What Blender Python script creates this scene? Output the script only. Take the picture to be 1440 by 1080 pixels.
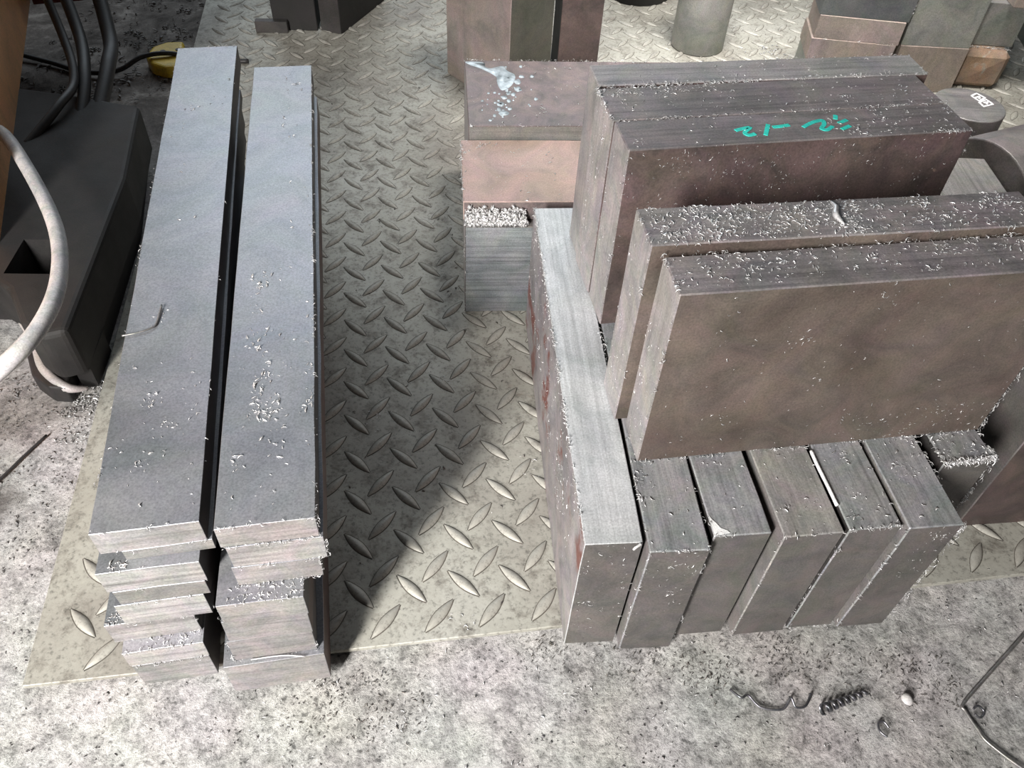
import bpy, bmesh, math, random
import numpy as np
from mathutils import Vector, Matrix, noise

random.seed(7)
rng = np.random.default_rng(7)
for o in list(bpy.data.objects):
    bpy.data.objects.remove(o)
SC = bpy.context.scene
COL = SC.collection

# ------------------------------------------------------------------ camera
PITCH, ROLL, FPX = 0.830211470, 0.063271346, 1138.7578
cam_d = bpy.data.cameras.new('camera')
cam = bpy.data.objects.new('camera', cam_d)
COL.objects.link(cam)
cp, sp = math.cos(PITCH), math.sin(PITCH)
fw, up0, rt0 = Vector((0, cp, -sp)), Vector((0, sp, cp)), Vector((1, 0, 0))
rt = rt0 * math.cos(ROLL) + up0 * math.sin(ROLL)
up = -rt0 * math.sin(ROLL) + up0 * math.cos(ROLL)
M = Matrix((rt, up, -fw)).transposed().to_4x4()
M.translation = Vector((0, 0, 1))
cam.matrix_world = M
cam_d.sensor_fit = 'HORIZONTAL'
cam_d.sensor_width = 36
cam_d.lens = 36 * FPX / 1440
cam_d.clip_start = 0.02
SC.camera = cam

# ------------------------------------------------------------------ view, world, lights
SC.view_settings.view_transform = 'Standard'
SC.view_settings.look = 'None'
SC.view_settings.gamma = 1
SC.view_settings.exposure = 0.0
SC.view_settings.use_curve_mapping = False
W = bpy.data.worlds.new('workshop_world')
SC.world = W
W.use_nodes = True
W.node_tree.nodes['Background'].inputs[0].default_value = (0.95, 0.97, 1.0, 1)
W.node_tree.nodes['Background'].inputs[1].default_value = 0.03

def area(name, loc, target, sx, sy, power, color, spread=180):
    l = bpy.data.lights.new(name, 'AREA')
    l.shape = 'RECTANGLE'
    l.size, l.size_y = sx, sy
    l.energy = power
    l.color = color
    l.spread = math.radians(spread)
    o = bpy.data.objects.new(name, l)
    COL.objects.link(o)
    o.location = loc
    d = Vector(target) - Vector(loc)
    o.rotation_euler = d.to_track_quat('-Z', 'Y').to_euler()
    return o

# daylight through the shop door behind the camera's left shoulder
area('door_daylight', (-0.98, -1.20, 1.34), (-0.25, 0.46, 0.1), 0.28, 1.00, 50, (1.0, 0.975, 0.94), 100)
# tall windows in the far wall
area('far_window_light', (-1.0, 5.4, 3.2), (0, 0.8, 0.2), 3.6, 2.6, 64, (0.82, 0.92, 1.0), 150)
area('back_fill_light', (0.55, 1.72, 2.1), (0.55, 1.95, 0), 0.8, 0.5, 13, (1.0, 0.97, 0.93), 58)  # unseen fill added over the back, its cone kept off the aisle

# ------------------------------------------------------------------ materials
def new_mat(name):
    m = bpy.data.materials.new(name)
    m.use_nodes = True
    nt = m.node_tree
    return m, nt, nt.nodes['Principled BSDF']

def N(nt, t, **kw):
    n = nt.nodes.new(t)
    for k, v in kw.items():
        setattr(n, k, v)
    return n

def coords(nt, scale=(1, 1, 1), rnd=True):
    tc = N(nt, 'ShaderNodeTexCoord')
    mp = N(nt, 'ShaderNodeMapping')
    mp.inputs['Scale'].default_value = scale
    src = tc.outputs['Object']
    if rnd:
        oi = N(nt, 'ShaderNodeObjectInfo')
        mul = N(nt, 'ShaderNodeMath', operation='MULTIPLY')
        mul.inputs[1].default_value = 37.0
        nt.links.new(oi.outputs['Random'], mul.inputs[0])
        add = N(nt, 'ShaderNodeVectorMath', operation='ADD')
        nt.links.new(src, add.inputs[0])
        nt.links.new(mul.outputs[0], add.inputs[1])
        src = add.outputs[0]
    nt.links.new(src, mp.inputs['Vector'])
    return mp.outputs['Vector']

def noise_tex(nt, vec, scale, detail=4, rough=0.6, dist=0.0):
    n = N(nt, 'ShaderNodeTexNoise')
    n.inputs['Scale'].default_value = scale
    n.inputs['Detail'].default_value = detail
    n.inputs['Roughness'].default_value = rough
    n.inputs['Distortion'].default_value = dist
    nt.links.new(vec, n.inputs['Vector'])
    return n.outputs['Fac']

def ramp(nt, fac, stops, interp='LINEAR'):
    r = N(nt, 'ShaderNodeValToRGB')
    cr = r.color_ramp
    cr.interpolation = interp
    while len(cr.elements) < len(stops):
        cr.elements.new(0.5)
    for e, (p, c) in zip(cr.elements, stops):
        e.position = p
        e.color = (*c, 1) if len(c) == 3 else c
    nt.links.new(fac, r.inputs[0])
    return r.outputs[0]

def mix(nt, fac, a, b, mode='MIX'):
    n = N(nt, 'ShaderNodeMix', data_type='RGBA', blend_type=mode)
    if isinstance(fac, (int, float)):
        n.inputs[0].default_value = fac
    else:
        nt.links.new(fac, n.inputs[0])
    for i, v in ((6, a), (7, b)):
        if isinstance(v, tuple):
            n.inputs[i].default_value = (*v, 1) if len(v) == 3 else v
        else:
            nt.links.new(v, n.inputs[i])
    return n.outputs[2]

def bump(nt, bsdf, h, strength, dist=0.002):
    b = N(nt, 'ShaderNodeBump')
    b.inputs['Strength'].default_value = strength
    b.inputs['Distance'].default_value = dist
    nt.links.new(h, b.inputs['Height'])
    nt.links.new(b.outputs[0], bsdf.inputs['Normal'])

g3 = lambda v: (v, v, v)

def metal(name, c0, c1, metallic=0.5, rough=(0.35, 0.55), streak=None, cloud=9.0, bmp=0.15,
          spots=None, spot_scale=30.0, spot_amt=0.62, streak_amt=0.35, blotch=0.22, hue=0.16, per=0.06):
    """Worn steel: clouded colour, optional directional saw streaks, optional spots (rust, scale flakes)."""
    m, nt, b = new_mat(name)
    v = coords(nt)
    cl = noise_tex(nt, v, cloud, 5, 0.62, 0.4)
    col = ramp(nt, cl, [(0.32, c0), (0.68, c1)])
    blot = N(nt, 'ShaderNodeTexNoise')
    blot.inputs['Scale'].default_value = cloud * 2.1
    blot.inputs['Detail'].default_value = 6
    blot.inputs['Roughness'].default_value = 0.68
    blot.inputs['Distortion'].default_value = 0.9
    nt.links.new(v, blot.inputs['Vector'])
    col = mix(nt, 1.0, col, ramp(nt, blot.outputs['Fac'], [(0.30, g3(1 - blotch)), (0.5, g3(1.0)), (0.70, g3(1 + blotch * 0.7))]), 'MULTIPLY')
    col = mix(nt, hue, col, blot.outputs['Color'], 'OVERLAY')
    oi = N(nt, 'ShaderNodeObjectInfo')
    mr = N(nt, 'ShaderNodeMapRange')
    mr.inputs[3].default_value, mr.inputs[4].default_value = 1 - per, 1 + per
    nt.links.new(oi.outputs['Random'], mr.inputs[0])
    cmb = N(nt, 'ShaderNodeCombineColor')
    for i_ in range(3):
        nt.links.new(mr.outputs[0], cmb.inputs[i_])
    col = mix(nt, 1.0, col, cmb.outputs[0], 'MULTIPLY')
    fine = noise_tex(nt, v, 260, 3, 0.7)
    h = fine
    if streak:
        vs = coords(nt, streak)
        st = noise_tex(nt, vs, 1.0, 4, 0.72)
        stc = ramp(nt, st, [(0.30, g3(1 - streak_amt)), (0.52, g3(1.0)), (0.72, g3(1 + streak_amt * 0.55))])
        col = mix(nt, 1.0, col, stc, 'MULTIPLY')
        h = st
    if spots:
        sp_ = noise_tex(nt, v, spot_scale, 6, 0.7, 0.3)
        f = ramp(nt, sp_, [(spot_amt, g3(0)), (spot_amt + 0.07, g3(1))])
        col = mix(nt, f, col, spots)
    spk = noise_tex(nt, v, 420, 2, 0.6)
    col = mix(nt, 1.0, col, ramp(nt, spk, [(0.25, g3(0.72)), (0.55, g3(1.0)), (0.8, g3(1.2))]), 'MULTIPLY')
    nt.links.new(col, b.inputs['Base Color'])
    b.inputs['Metallic'].default_value = metallic
    r = ramp(nt, cl, [(0.3, g3(rough[0])), (0.7, g3(rough[1]))])
    nt.links.new(r, b.inputs['Roughness'])
    bump(nt, b, h, bmp, 0.0015)
    return m

X_, Y_, Z_ = (5, 170, 170), (170, 5, 170), (170, 170, 5)
# left stack
BLUE = metal('blue_mill_scale', (0.23, 0.235, 0.255), (0.33, 0.335, 0.355), 0.55, (0.30, 0.44), None, 5, 0.05,
             (0.12, 0.125, 0.14), 55, 0.69, blotch=0.16, hue=0.10)
ENDX = metal('sawn_end_grey', (0.235, 0.222, 0.217), (0.33, 0.31, 0.303), 0.25, (0.45, 0.6), X_, 12, 0.3, per=0.12)
ENDCOARSE = metal('coarse_sawn_end', (0.30, 0.29, 0.28), (0.44, 0.425, 0.41), 0.3, (0.4, 0.55), (3, 110, 110), 12, 0.9, streak_amt=0.6)
ENDSHADE = metal('shaded_sawn_end', (0.17, 0.163, 0.155), (0.24, 0.23, 0.22), 0.25, (0.45, 0.6), X_, 12, 0.3)  # darker sawn end: shade of the overhanging bar put into the colour
DARKSIDE = metal('dark_side_scale', (0.045, 0.042, 0.042), (0.09, 0.08, 0.078), 0.3, (0.4, 0.6), None, 8, 0.1)
REDSIDE = metal('red_brown_side_scale', (0.09, 0.06, 0.052), (0.14, 0.095, 0.085), 0.25, (0.45, 0.6), None, 8, 0.1)
# right stack
BRIGHT = metal('bright_sawn_steel', (0.50, 0.51, 0.52), (0.66, 0.67, 0.68), 0.3, (0.40, 0.5), Y_, 6, 0.35, streak_amt=0.24, hue=0.06)
GREYY = metal('grey_sawn_top', (0.25, 0.255, 0.265), (0.38, 0.38, 0.385), 0.25, (0.42, 0.55), Y_, 9, 0.35)
BROWNY = metal('brown_grey_sawn_top', (0.24, 0.23, 0.22), (0.36, 0.345, 0.33), 0.25, (0.45, 0.58), Y_, 9, 0.35)
FRONTSC = metal('dark_front_scale', (0.10, 0.092, 0.088), (0.155, 0.142, 0.134), 0.25, (0.45, 0.6), None, 10, 0.12)
BROWN = metal('brown_mill_scale', (0.10, 0.076, 0.065), (0.175, 0.142, 0.122), 0.2, (0.42, 0.6), None, 7, 0.1,
              (0.24, 0.15, 0.10), 9, 0.71, blotch=0.26, hue=0.15)
DARKRED = metal('dark_red_mill_scale', (0.075, 0.056, 0.053), (0.14, 0.10, 0.093), 0.2, (0.42, 0.6), None, 8, 0.14,
                (0.25, 0.17, 0.14), 26, 0.68, blotch=0.32, hue=0.20)
PLUMX = metal('plum_sawn_edge', (0.20, 0.178, 0.18), (0.29, 0.262, 0.262), 0.25, (0.45, 0.6), X_, 9, 0.3)
GREYX = metal('pale_sawn_edge', (0.32, 0.305, 0.30), (0.43, 0.41, 0.405), 0.25, (0.45, 0.6), X_, 7, 0.2)
ENDZ = metal('sawn_end_pale', (0.36, 0.33, 0.325), (0.47, 0.44, 0.43), 0.35, (0.45, 0.6), Z_, 9, 0.3, streak_amt=0.2)
PINK = metal('pinkish_mill_scale', (0.37, 0.27, 0.235), (0.46, 0.345, 0.305), 0.15, (0.5, 0.65), None, 6, 0.1,
             (0.30, 0.21, 0.18), 14, 0.66)
PURPLE = metal('purple_brown_scale', (0.155, 0.125, 0.12), (0.25, 0.20, 0.195), 0.25, (0.38, 0.55), None, 11, 0.12, blotch=0.35)
STEELX = metal('blue_grey_sawn_face', (0.22, 0.235, 0.25), (0.33, 0.345, 0.36), 0.45, (0.4, 0.55), (4, 150, 150), 7, 0.5, streak_amt=0.45)
ASIDE = metal('bar_side_scale', (0.26, 0.23, 0.235), (0.40, 0.37, 0.375), 0.3, (0.42, 0.6), None, 10, 0.12,
              (0.22, 0.09, 0.075), 7, 0.55, blotch=0.3)
SLABSIDE = metal('slab_side_scale', (0.20, 0.185, 0.18), (0.28, 0.26, 0.25), 0.3, (0.42, 0.6), None, 10, 0.12)
GREENSTRIP = metal('green_grey_edge', (0.19, 0.185, 0.17), (0.27, 0.265, 0.245), 0.3, (0.45, 0.6), X_, 8, 0.1)
GREENGREY = metal('green_grey_face', (0.25, 0.255, 0.235), (0.34, 0.345, 0.32), 0.35, (0.45, 0.6), None, 8, 0.1)
TAN = metal('tan_scale', (0.27, 0.22, 0.185), (0.37, 0.31, 0.27), 0.2, (0.5, 0.65), None, 7, 0.1)
SLATE = metal('slate_scale', (0.12, 0.13, 0.135), (0.19, 0.20, 0.205), 0.5, (0.38, 0.5), None, 9, 0.1)
RUSTY = metal('rusty_orange_scale', (0.25, 0.205, 0.17), (0.36, 0.235, 0.15), 0.1, (0.6, 0.75), None, 13, 0.3,
              (0.36, 0.33, 0.27), 26, 0.58)
ROUND = metal('dark_round_bar_scale', (0.13, 0.115, 0.112), (0.22, 0.20, 0.195), 0.35, (0.4, 0.55), None, 11, 0.15)
CAPG = metal('sawn_round_cap', (0.17, 0.165, 0.16), (0.25, 0.24, 0.235), 0.5, (0.4, 0.55), (9, 120, 120), 7, 0.3)
OLIVE = metal('olive_dark_face', (0.085, 0.082, 0.068), (0.12, 0.115, 0.095), 0.2, (0.5, 0.6), None, 8, 0.1)
MAUVE = metal('mauve_brown_face', (0.26, 0.215, 0.195), (0.35, 0.295, 0.275), 0.2, (0.5, 0.65), (40, 40, 3), 6, 0.1, streak_amt=0.1)
CASTIRON = metal('dark_cast_iron', (0.013, 0.012, 0.012), (0.024, 0.022, 0.021), 0.1, (0.6, 0.8), None, 9, 0.15)
CASTLIP = metal('lit_cast_lip', (0.45, 0.41, 0.40), (0.60, 0.56, 0.54), 0.2, (0.5, 0.6), None, 9, 0.1)  # pale tone stands in for light on the casting's lower edge
ORANGE = metal('orange_machine_paint', (0.66, 0.33, 0.15), (0.74, 0.39, 0.185), 0.0, (0.35, 0.45), None, 5, 0.03)
CHIP = metal('bright_steel_chips', (0.62, 0.61, 0.61), (0.85, 0.84, 0.84), 0.55, (0.28, 0.4), None, 90, 0.0)
DULLCHIP = metal('dull_dark_chips', (0.10, 0.09, 0.08), (0.25, 0.23, 0.21), 0.5, (0.4, 0.5), None, 40, 0.0)
WIRE = metal('grey_steel_wire', (0.22, 0.21, 0.20), (0.36, 0.35, 0.34), 0.7, (0.35, 0.45), None, 40, 0.0)
BLUED = metal('blued_swarf', (0.08, 0.08, 0.09), (0.26, 0.26, 0.28), 0.8, (0.3, 0.4), None, 60, 0.0)

def plain(name, c, rough=0.5, metallic=0.0, var=0.15, scale=20):
    return metal(name, tuple(x * (1 - var) for x in c), tuple(x * (1 + var) for x in c), metallic, (rough, rough + 0.08), None, scale, 0.05)
HOSE = plain('pale_grey_hose', (0.56, 0.54, 0.53), 0.38)
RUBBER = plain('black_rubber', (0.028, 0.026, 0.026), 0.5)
YELLOW = plain('yellow_plastic', (0.62, 0.43, 0.035), 0.4)
TURQ = plain('turquoise_paint', (0.03, 0.62, 0.52), 0.5)
WHITEP = plain('white_paint', (0.8, 0.8, 0.8), 0.55, 0, 0.05)
PEBBLE = plain('pale_pebble', (0.6, 0.58, 0.57), 0.8)
GRITM = plain('dark_grit', (0.22, 0.21, 0.205), 0.8, 0, 0.4, 60)
REDRAG = plain('dark_red_paint', (0.12, 0.02, 0.02), 0.5)
INFILLM = plain('dark_green_infill', (0.05, 0.055, 0.045), 0.5)

# coolant: pale milky liquid
m, nt, b = new_mat('milky_coolant')
v = coords(nt, rnd=False)
nt.links.new(ramp(nt, noise_tex(nt, v, 60, 4), [(0.3, (0.24, 0.28, 0.30)), (0.7, (0.52, 0.60, 0.66))]), b.inputs['Base Color'])
b.inputs['Roughness'].default_value = 0.12
COOLANT = m

# chequer plate steel
def plate_mat(name, worn):
    m, nt, b = new_mat(name)
    v = coords(nt, rnd=False)
    cl = noise_tex(nt, v, 3.2, 6, 0.62, 0.5)
    col = ramp(nt, cl, [(0.30, (0.235, 0.215, 0.19)), (0.52, (0.37, 0.36, 0.315)), (0.75, (0.45, 0.44, 0.40))])
    dirt = noise_tex(nt, v, 34, 6, 0.72, 0.3)
    col = mix(nt, ramp(nt, dirt, [(0.50, g3(0)), (0.68, g3(0.8))]), col, (0.14, 0.125, 0.105))
    rust = noise_tex(nt, v, 7, 5, 0.7, 0.6)
    col = mix(nt, ramp(nt, rust, [(0.63, g3(0)), (0.76, g3(0.45))]), col, (0.23, 0.145, 0.105))
    pit = noise_tex(nt, v, 170, 3, 0.65)
    col = mix(nt, 1.0, col, ramp(nt, pit, [(0.30, g3(0.55)), (0.46, g3(1)), (0.8, g3(1.12))]), 'MULTIPLY')
    if worn:
        col = mix(nt, 0.12, col, (0.62, 0.60, 0.56))
    nt.links.new(col, b.inputs['Base Color'])
    b.inputs['Metallic'].default_value = 0.2
    nt.links.new(ramp(nt, dirt, [(0.3, g3(0.5)), (0.7, g3(0.68))]), b.inputs['Roughness'])
    bump(nt, b, pit, 0.25, 0.0015)
    return m
PLATE, LUGM = plate_mat('chequer_plate_steel', False), plate_mat('worn_lug_steel', True)
GRIME = plain('caked_grime', (0.085, 0.075, 0.062), 0.8, 0, 0.35, 40)

# concrete floor
m, nt, b = new_mat('stained_concrete')
v = coords(nt, rnd=False)
big = noise_tex(nt, v, 2.6, 6, 0.65, 0.4)
col = ramp(nt, big, [(0.30, (0.37, 0.355, 0.34)), (0.55, (0.51, 0.495, 0.483)), (0.75, (0.60, 0.59, 0.565))])
tint = noise_tex(nt, v, 4.5, 4, 0.6)
col = mix(nt, ramp(nt, tint, [(0.45, g3(0)), (0.65, g3(0.3))]), col, (0.55, 0.50, 0.51))
mid = noise_tex(nt, v, 44, 8, 0.76, 0.0)
col = mix(nt, 1.0, col, ramp(nt, mid, [(0.30, g3(0.28)), (0.43, g3(0.68)), (0.54, g3(0.98)), (0.75, g3(1.2))]), 'MULTIPLY')
fine = noise_tex(nt, v, 190, 5, 0.75)
col = mix(nt, 1.0, col, ramp(nt, fine, [(0.30, g3(0.30)), (0.45, g3(0.88)), (0.75, g3(1.30))]), 'MULTIPLY')
grain = noise_tex(nt, v, 105, 2, 0.55)
col = mix(nt, 1.0, col, ramp(nt, grain, [(0.27, g3(0.35)), (0.36, g3(0.9)), (0.6, g3(1.0)), (0.72, g3(1.18))]), 'MULTIPLY')
huen = N(nt, 'ShaderNodeTexNoise')
huen.inputs['Scale'].default_value = 9
huen.inputs['Detail'].default_value = 4
nt.links.new(v, huen.inputs['Vector'])
col = mix(nt, 0.075, col, huen.outputs['Color'], 'OVERLAY')
oil = noise_tex(nt, v, 6.5, 5, 0.7, 0.8)
col = mix(nt, ramp(nt, oil, [(0.60, g3(0)), (0.72, g3(0.7))]), col, (0.17, 0.16, 0.15))
# dirt of the shop's back corner, and one oil stain by the left edge (fixed places on the floor)
sx = N(nt, 'ShaderNodeSeparateXYZ')
nt.links.new(v, sx.inputs[0])
far = N(nt, 'ShaderNodeMapRange')
far.inputs[1].default_value, far.inputs[2].default_value = 1.25, 1.75
nt.links.new(sx.outputs[1], far.inputs[0])
dirty = ramp(nt, noise_tex(nt, v, 9, 6, 0.75, 0.5), [(0.38, (0.06, 0.05, 0.043)), (0.55, (0.19, 0.17, 0.155)), (0.68, (0.42, 0.39, 0.36))])
col = mix(nt, far.outputs[0], col, dirty)
dst = N(nt, 'ShaderNodeVectorMath', operation='DISTANCE')
wob = N(nt, 'ShaderNodeVectorMath', operation='MULTIPLY_ADD')
nz = N(nt, 'ShaderNodeTexNoise')
nz.inputs['Scale'].default_value = 22
nt.links.new(v, nz.inputs['Vector'])
nt.links.new(nz.outputs['Color'], wob.inputs[0])
wob.inputs[1].default_value = (0.07, 0.07, 0.0)
nt.links.new(v, wob.inputs[2])
nt.links.new(wob.outputs[0], dst.inputs[0])
dst.inputs[1].default_value = (-0.70, 0.655, 0)
col = mix(nt, ramp(nt, dst.outputs['Value'], [(0.012, g3(0.85)), (0.055, g3(0))]), col, (0.09, 0.08, 0.075))
nt.links.new(col, b.inputs['Base Color'])
b.inputs['Roughness'].default_value = 0.85
hh = N(nt, 'ShaderNodeMath', operation='ADD')
nt.links.new(mid, hh.inputs[0])
nt.links.new(fine, hh.inputs[1])
bump(nt, b, hh.outputs[0], 0.65, 0.004)
CONCRETE = m

# ------------------------------------------------------------------ helpers
def link(name, me, mats=(), parent=None):
    o = bpy.data.objects.new(name, me)
    for mm in mats:
        if mm.name not in [x.name for x in me.materials if x]:
            me.materials.append(mm)
    COL.objects.link(o)
    if parent:
        o.parent = parent
    return o

def tag(o, label=None, cat=None, group=None, kind=None):
    for k, v in (('label', label), ('category', cat), ('group', group), ('kind', kind)):
        if v:
            o[k] = v
    return o

def empty(name, loc=(0, 0, 0), rz=0):
    o = bpy.data.objects.new(name, None)
    o.empty_display_size = 0.05
    COL.objects.link(o)
    o.location = loc
    o.rotation_euler.z = rz
    return o

def from_bm(name, bm, mats, parent=None, smooth=False):
    me = bpy.data.meshes.new(name)
    bm.normal_update()
    bm.to_mesh(me)
    bm.free()
    if smooth:
        for p in me.polygons:
            p.use_smooth = True
    return link(name, me, mats, parent)

FACES = ('top', 'bottom', 'left', 'right', 'front', 'back')

def box_bm(w, l, h, bev=0.0014, rag=0.0007, seg=0.05, x0=0.0, y0=0.0, z0=0.0, lean=(0, 0)):
    """Bevelled box with slightly uneven edges. Faces carry the side index in material_index (order of FACES)."""
    bm = bmesh.new()
    nx, ny, nz = [max(1, min(14, int(round(d / seg)))) for d in (w, l, h)]
    def grid(o, a, b_, na, nb, mi):
        vs = [[bm.verts.new(o + a * (i / na) + b_ * (j / nb)) for j in range(nb + 1)] for i in range(na + 1)]
        for i in range(na):
            for j in range(nb):
                f = bm.faces.new((vs[i][j], vs[i + 1][j], vs[i + 1][j + 1], vs[i][j + 1]))
                f.material_index = mi
    X, Y, Z, O = Vector((w, 0, 0)), Vector((0, l, 0)), Vector((0, 0, h)), Vector((0, 0, 0))
    grid(Z, X, Y, nx, ny, 0)
    grid(O, Y, X, ny, nx, 1)
    grid(O, Z, Y, nz, ny, 2)
    grid(X, Y, Z, ny, nz, 3)
    grid(O, X, Z, nx, nz, 4)
    grid(Y, Z, X, nz, nx, 5)
    bmesh.ops.remove_doubles(bm, verts=bm.verts, dist=1e-5)
    sd = random.random() * 50
    for v in bm.verts:
        nvec = noise.noise_vector(v.co * 23 + Vector((sd, sd, 0)))
        d = nvec * rag
        if v.co.z < 1e-6:
            d.z = abs(d.z) * 0.2
        elif v.co.z > h - 1e-6:
            d.z = -abs(d.z) * 0.2
        t = v.co.z / h
        v.co += d + Vector((lean[0] * t, lean[1] * t, 0))
    es = [e for e in bm.edges if len(e.link_faces) == 2 and e.calc_face_angle() > 1.0]
    if bev > 0:
        bmesh.ops.bevel(bm, geom=es, offset=bev, offset_type='OFFSET', segments=1, profile=0.5, affect='EDGES', clamp_overlap=True)
    if x0 or y0 or z0:
        bmesh.ops.translate(bm, vec=(x0, y0, z0), verts=bm.verts)
    return bm

def block(name, loc, yaw, w, l, h, mats, label, cat, group=None, lean=(0, 0), bev=0.0014, rag=0.0007):
    """mats: dict side -> material, '*' default."""
    bm = box_bm(w, l, h, bev, rag, lean=lean)
    uniq = []
    for f in FACES:
        mm = mats.get(f, mats['*'])
        if mm not in uniq:
            uniq.append(mm)
    remap = [uniq.index(mats.get(f, mats['*'])) for f in FACES]
    for f in bm.faces:
        f.material_index = remap[f.material_index] if f.material_index < 6 else 0
    o = from_bm(name, bm, uniq)
    o.location = loc
    o.rotation_euler.z = yaw
    tag(o, label, cat, group)
    o['dims'] = (w, l, h)
    return o

def at(o, p):
    """local point of a block -> world"""
    c, s = math.cos(o.rotation_euler.z), math.sin(o.rotation_euler.z)
    return np.array([o.location.x + c * p[0] - s * p[1], o.location.y + s * p[0] + c * p[1], o.location.z + p[2]])

def chips_mesh(name, pos, nor, size, mat, curl=0.9, thick=0.20, lift=0.35, along=None, parent=None):
    """Many small curled slivers of metal as one mesh (triangular section, 4 stations each)."""
    pos, nor = np.asarray(pos, float), np.asarray(nor, float)
    n = len(pos)
    nor = nor / np.linalg.norm(nor, axis=1, keepdims=True)
    r = rng.normal(size=(n, 3))
    if along is not None:
        r = r * 0.5 + np.asarray(along) * 1.2
    t = r - (r * nor).sum(1, keepdims=True) * nor * rng.uniform(0.35, 1.0, (n, 1))
    t /= np.linalg.norm(t, axis=1, keepdims=True)
    b_ = np.cross(nor, t)
    b_ /= np.linalg.norm(b_, axis=1, keepdims=True) + 1e-9
    size = np.asarray(size, float).reshape(n, 1)
    cu = rng.normal(0, curl, (n, 1))
    li = rng.uniform(0, lift, (n, 1))
    verts = np.empty((n, 4, 3, 3))
    w = size * thick * rng.uniform(0.6, 1.4, (n, 1))
    for k, s in enumerate((-0.5, -0.17, 0.17, 0.5)):
        c = pos + nor * (w * 0.35 + li * size * (0.25 - s * s) * 2) + t * size * s + b_ * size * cu * (s * s - 0.08)
        ww = w * (1.0 if abs(s) < 0.3 else 0.45)
        for j, a in enumerate((0.5, 2.6, 4.7)):
            verts[:, k, j] = c + b_ * ww * math.cos(a) * 0.8 + nor * ww * math.sin(a) * 0.5
    base = (np.arange(n) * 12)[:, None]
    quads = []
    for k in range(3):
        for j in range(3):
            a, b2 = k * 3 + j, k * 3 + (j + 1) % 3
            quads.append(base + np.array([[a, b2, b2 + 3, a + 3]]))
    quads = np.concatenate(quads, 0)
    me = bpy.data.meshes.new(name)
    V = verts.reshape(-1, 3)
    me.vertices.add(len(V))
    me.vertices.foreach_set('co', V.ravel())
    me.loops.add(quads.size)
    me.loops.foreach_set('vertex_index', quads.ravel().astype(np.int32))
    me.polygons.add(len(quads))
    me.polygons.foreach_set('loop_start', np.arange(0, quads.size, 4, dtype=np.int32))
    me.update(calc_edges=True)
    o = link(name, me, (mat,), parent)
    o['kind'] = 'stuff'
    return o

def face_points(o, side, n, u=(0, 1), v=(0, 1), clump=0.0, local=False):
    """Random points on one side of a block (world coordinates unless local)."""
    w, l, h = o['dims']
    a = rng.uniform(u[0], u[1], n)
    c = rng.uniform(v[0], v[1], n)
    if clump > 0:
        k = max(3, n // 14)
        ca, cc = rng.uniform(u[0], u[1], k), rng.uniform(v[0], v[1], k)
        idx = rng.integers(0, k, n)
        pick = rng.random(n) < clump
        dims = {'top': (w, l), 'front': (w, h), 'left': (l, h), 'right': (l, h)}[side]
        a = np.where(pick, np.clip(ca[idx] + rng.normal(0, 0.006, n) / dims[0], u[0], u[1]), a)
        c = np.where(pick, np.clip(cc[idx] + rng.normal(0, 0.006, n) / dims[1], v[0], v[1]), c)
    z = np.zeros(n)
    if side == 'top':
        P, nn = np.stack([a * w, c * l, z + h], 1), (0, 0, 1)
    elif side == 'front':
        P, nn = np.stack([a * w, z, c * h], 1), (0, -1, 0)
    elif side == 'left':
        P, nn = np.stack([z, a * l, c * h], 1), (-1, 0, 0)
    else:
        P, nn = np.stack([z + w, a * l, c * h], 1), (1, 0, 0)
    nn = np.array(nn, float)
    if not local:
        P = np.array([at(o, p) for p in P])
        cs, sn = math.cos(o.rotation_euler.z), math.sin(o.rotation_euler.z)
        nn = np.array([cs * nn[0] - sn * nn[1], sn * nn[0] + cs * nn[1], nn[2]])
    return P, np.tile(nn, (n, 1))

def sizes(n, a=0.003, b=0.008):
    return a + (b - a) * rng.random(n) ** 2.2

def burr(o, edges, name='edge_burr', mat=None, size=(0.003, 0.008)):
    """edges: list of (p0, p1, normal, count) in fractions of the block's dims. A part of the block."""
    w, l, h = o['dims']
    P, NN, AL = [], [], []
    for p0, p1, nn, cnt in edges:
        p0 = np.array(p0) * (w, l, h)
        p1 = np.array(p1) * (w, l, h)
        t = rng.random(cnt)
        # uneven along the edge
        t = np.where(rng.random(cnt) < 0.6, np.clip(rng.choice(rng.random(max(3, cnt // 9)), cnt) + rng.normal(0, 0.012, cnt), 0, 1), t)
        P.append(p0 + (p1 - p0) * t[:, None] + rng.normal(0, 0.0012, (cnt, 3)))
        NN.append(np.tile(np.array(nn, float), (cnt, 1)) + rng.normal(0, 0.35, (cnt, 3)))
    P, NN = np.concatenate(P), np.concatenate(NN)
    return chips_mesh(name, P, NN, sizes(len(P), *size), mat or CHIP, curl=1.0, thick=0.13, lift=0.8, parent=o)

def cling(o, specs, name='clinging_chips', size=(0.002, 0.006)):
    P, NN = [], []
    for side, n, u, v, cl in specs:
        p, q = face_points(o, side, n, u, v, cl, local=True)
        P.append(p)
        NN.append(q)
    P, NN = np.concatenate(P), np.concatenate(NN)
    return chips_mesh(name, P, NN, sizes(len(P), *size), CHIP, curl=0.8, thick=0.15, lift=0.3, parent=o)

def loose(name, specs, label, size=(0.003, 0.008), mat=None, cat='metal chips'):
    P, NN = [], []
    for o, side, n, u, v, cl in specs:
        p, q = face_points(o, side, n, u, v, cl)
        P.append(p)
        NN.append(q)
    P, NN = np.concatenate(P), np.concatenate(NN)
    c = P.mean(0)
    ob = chips_mesh(name, P - c, NN, sizes(len(P), *size), mat or CHIP)
    ob.location = c
    return tag(ob, label, cat, None, 'stuff')

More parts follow.
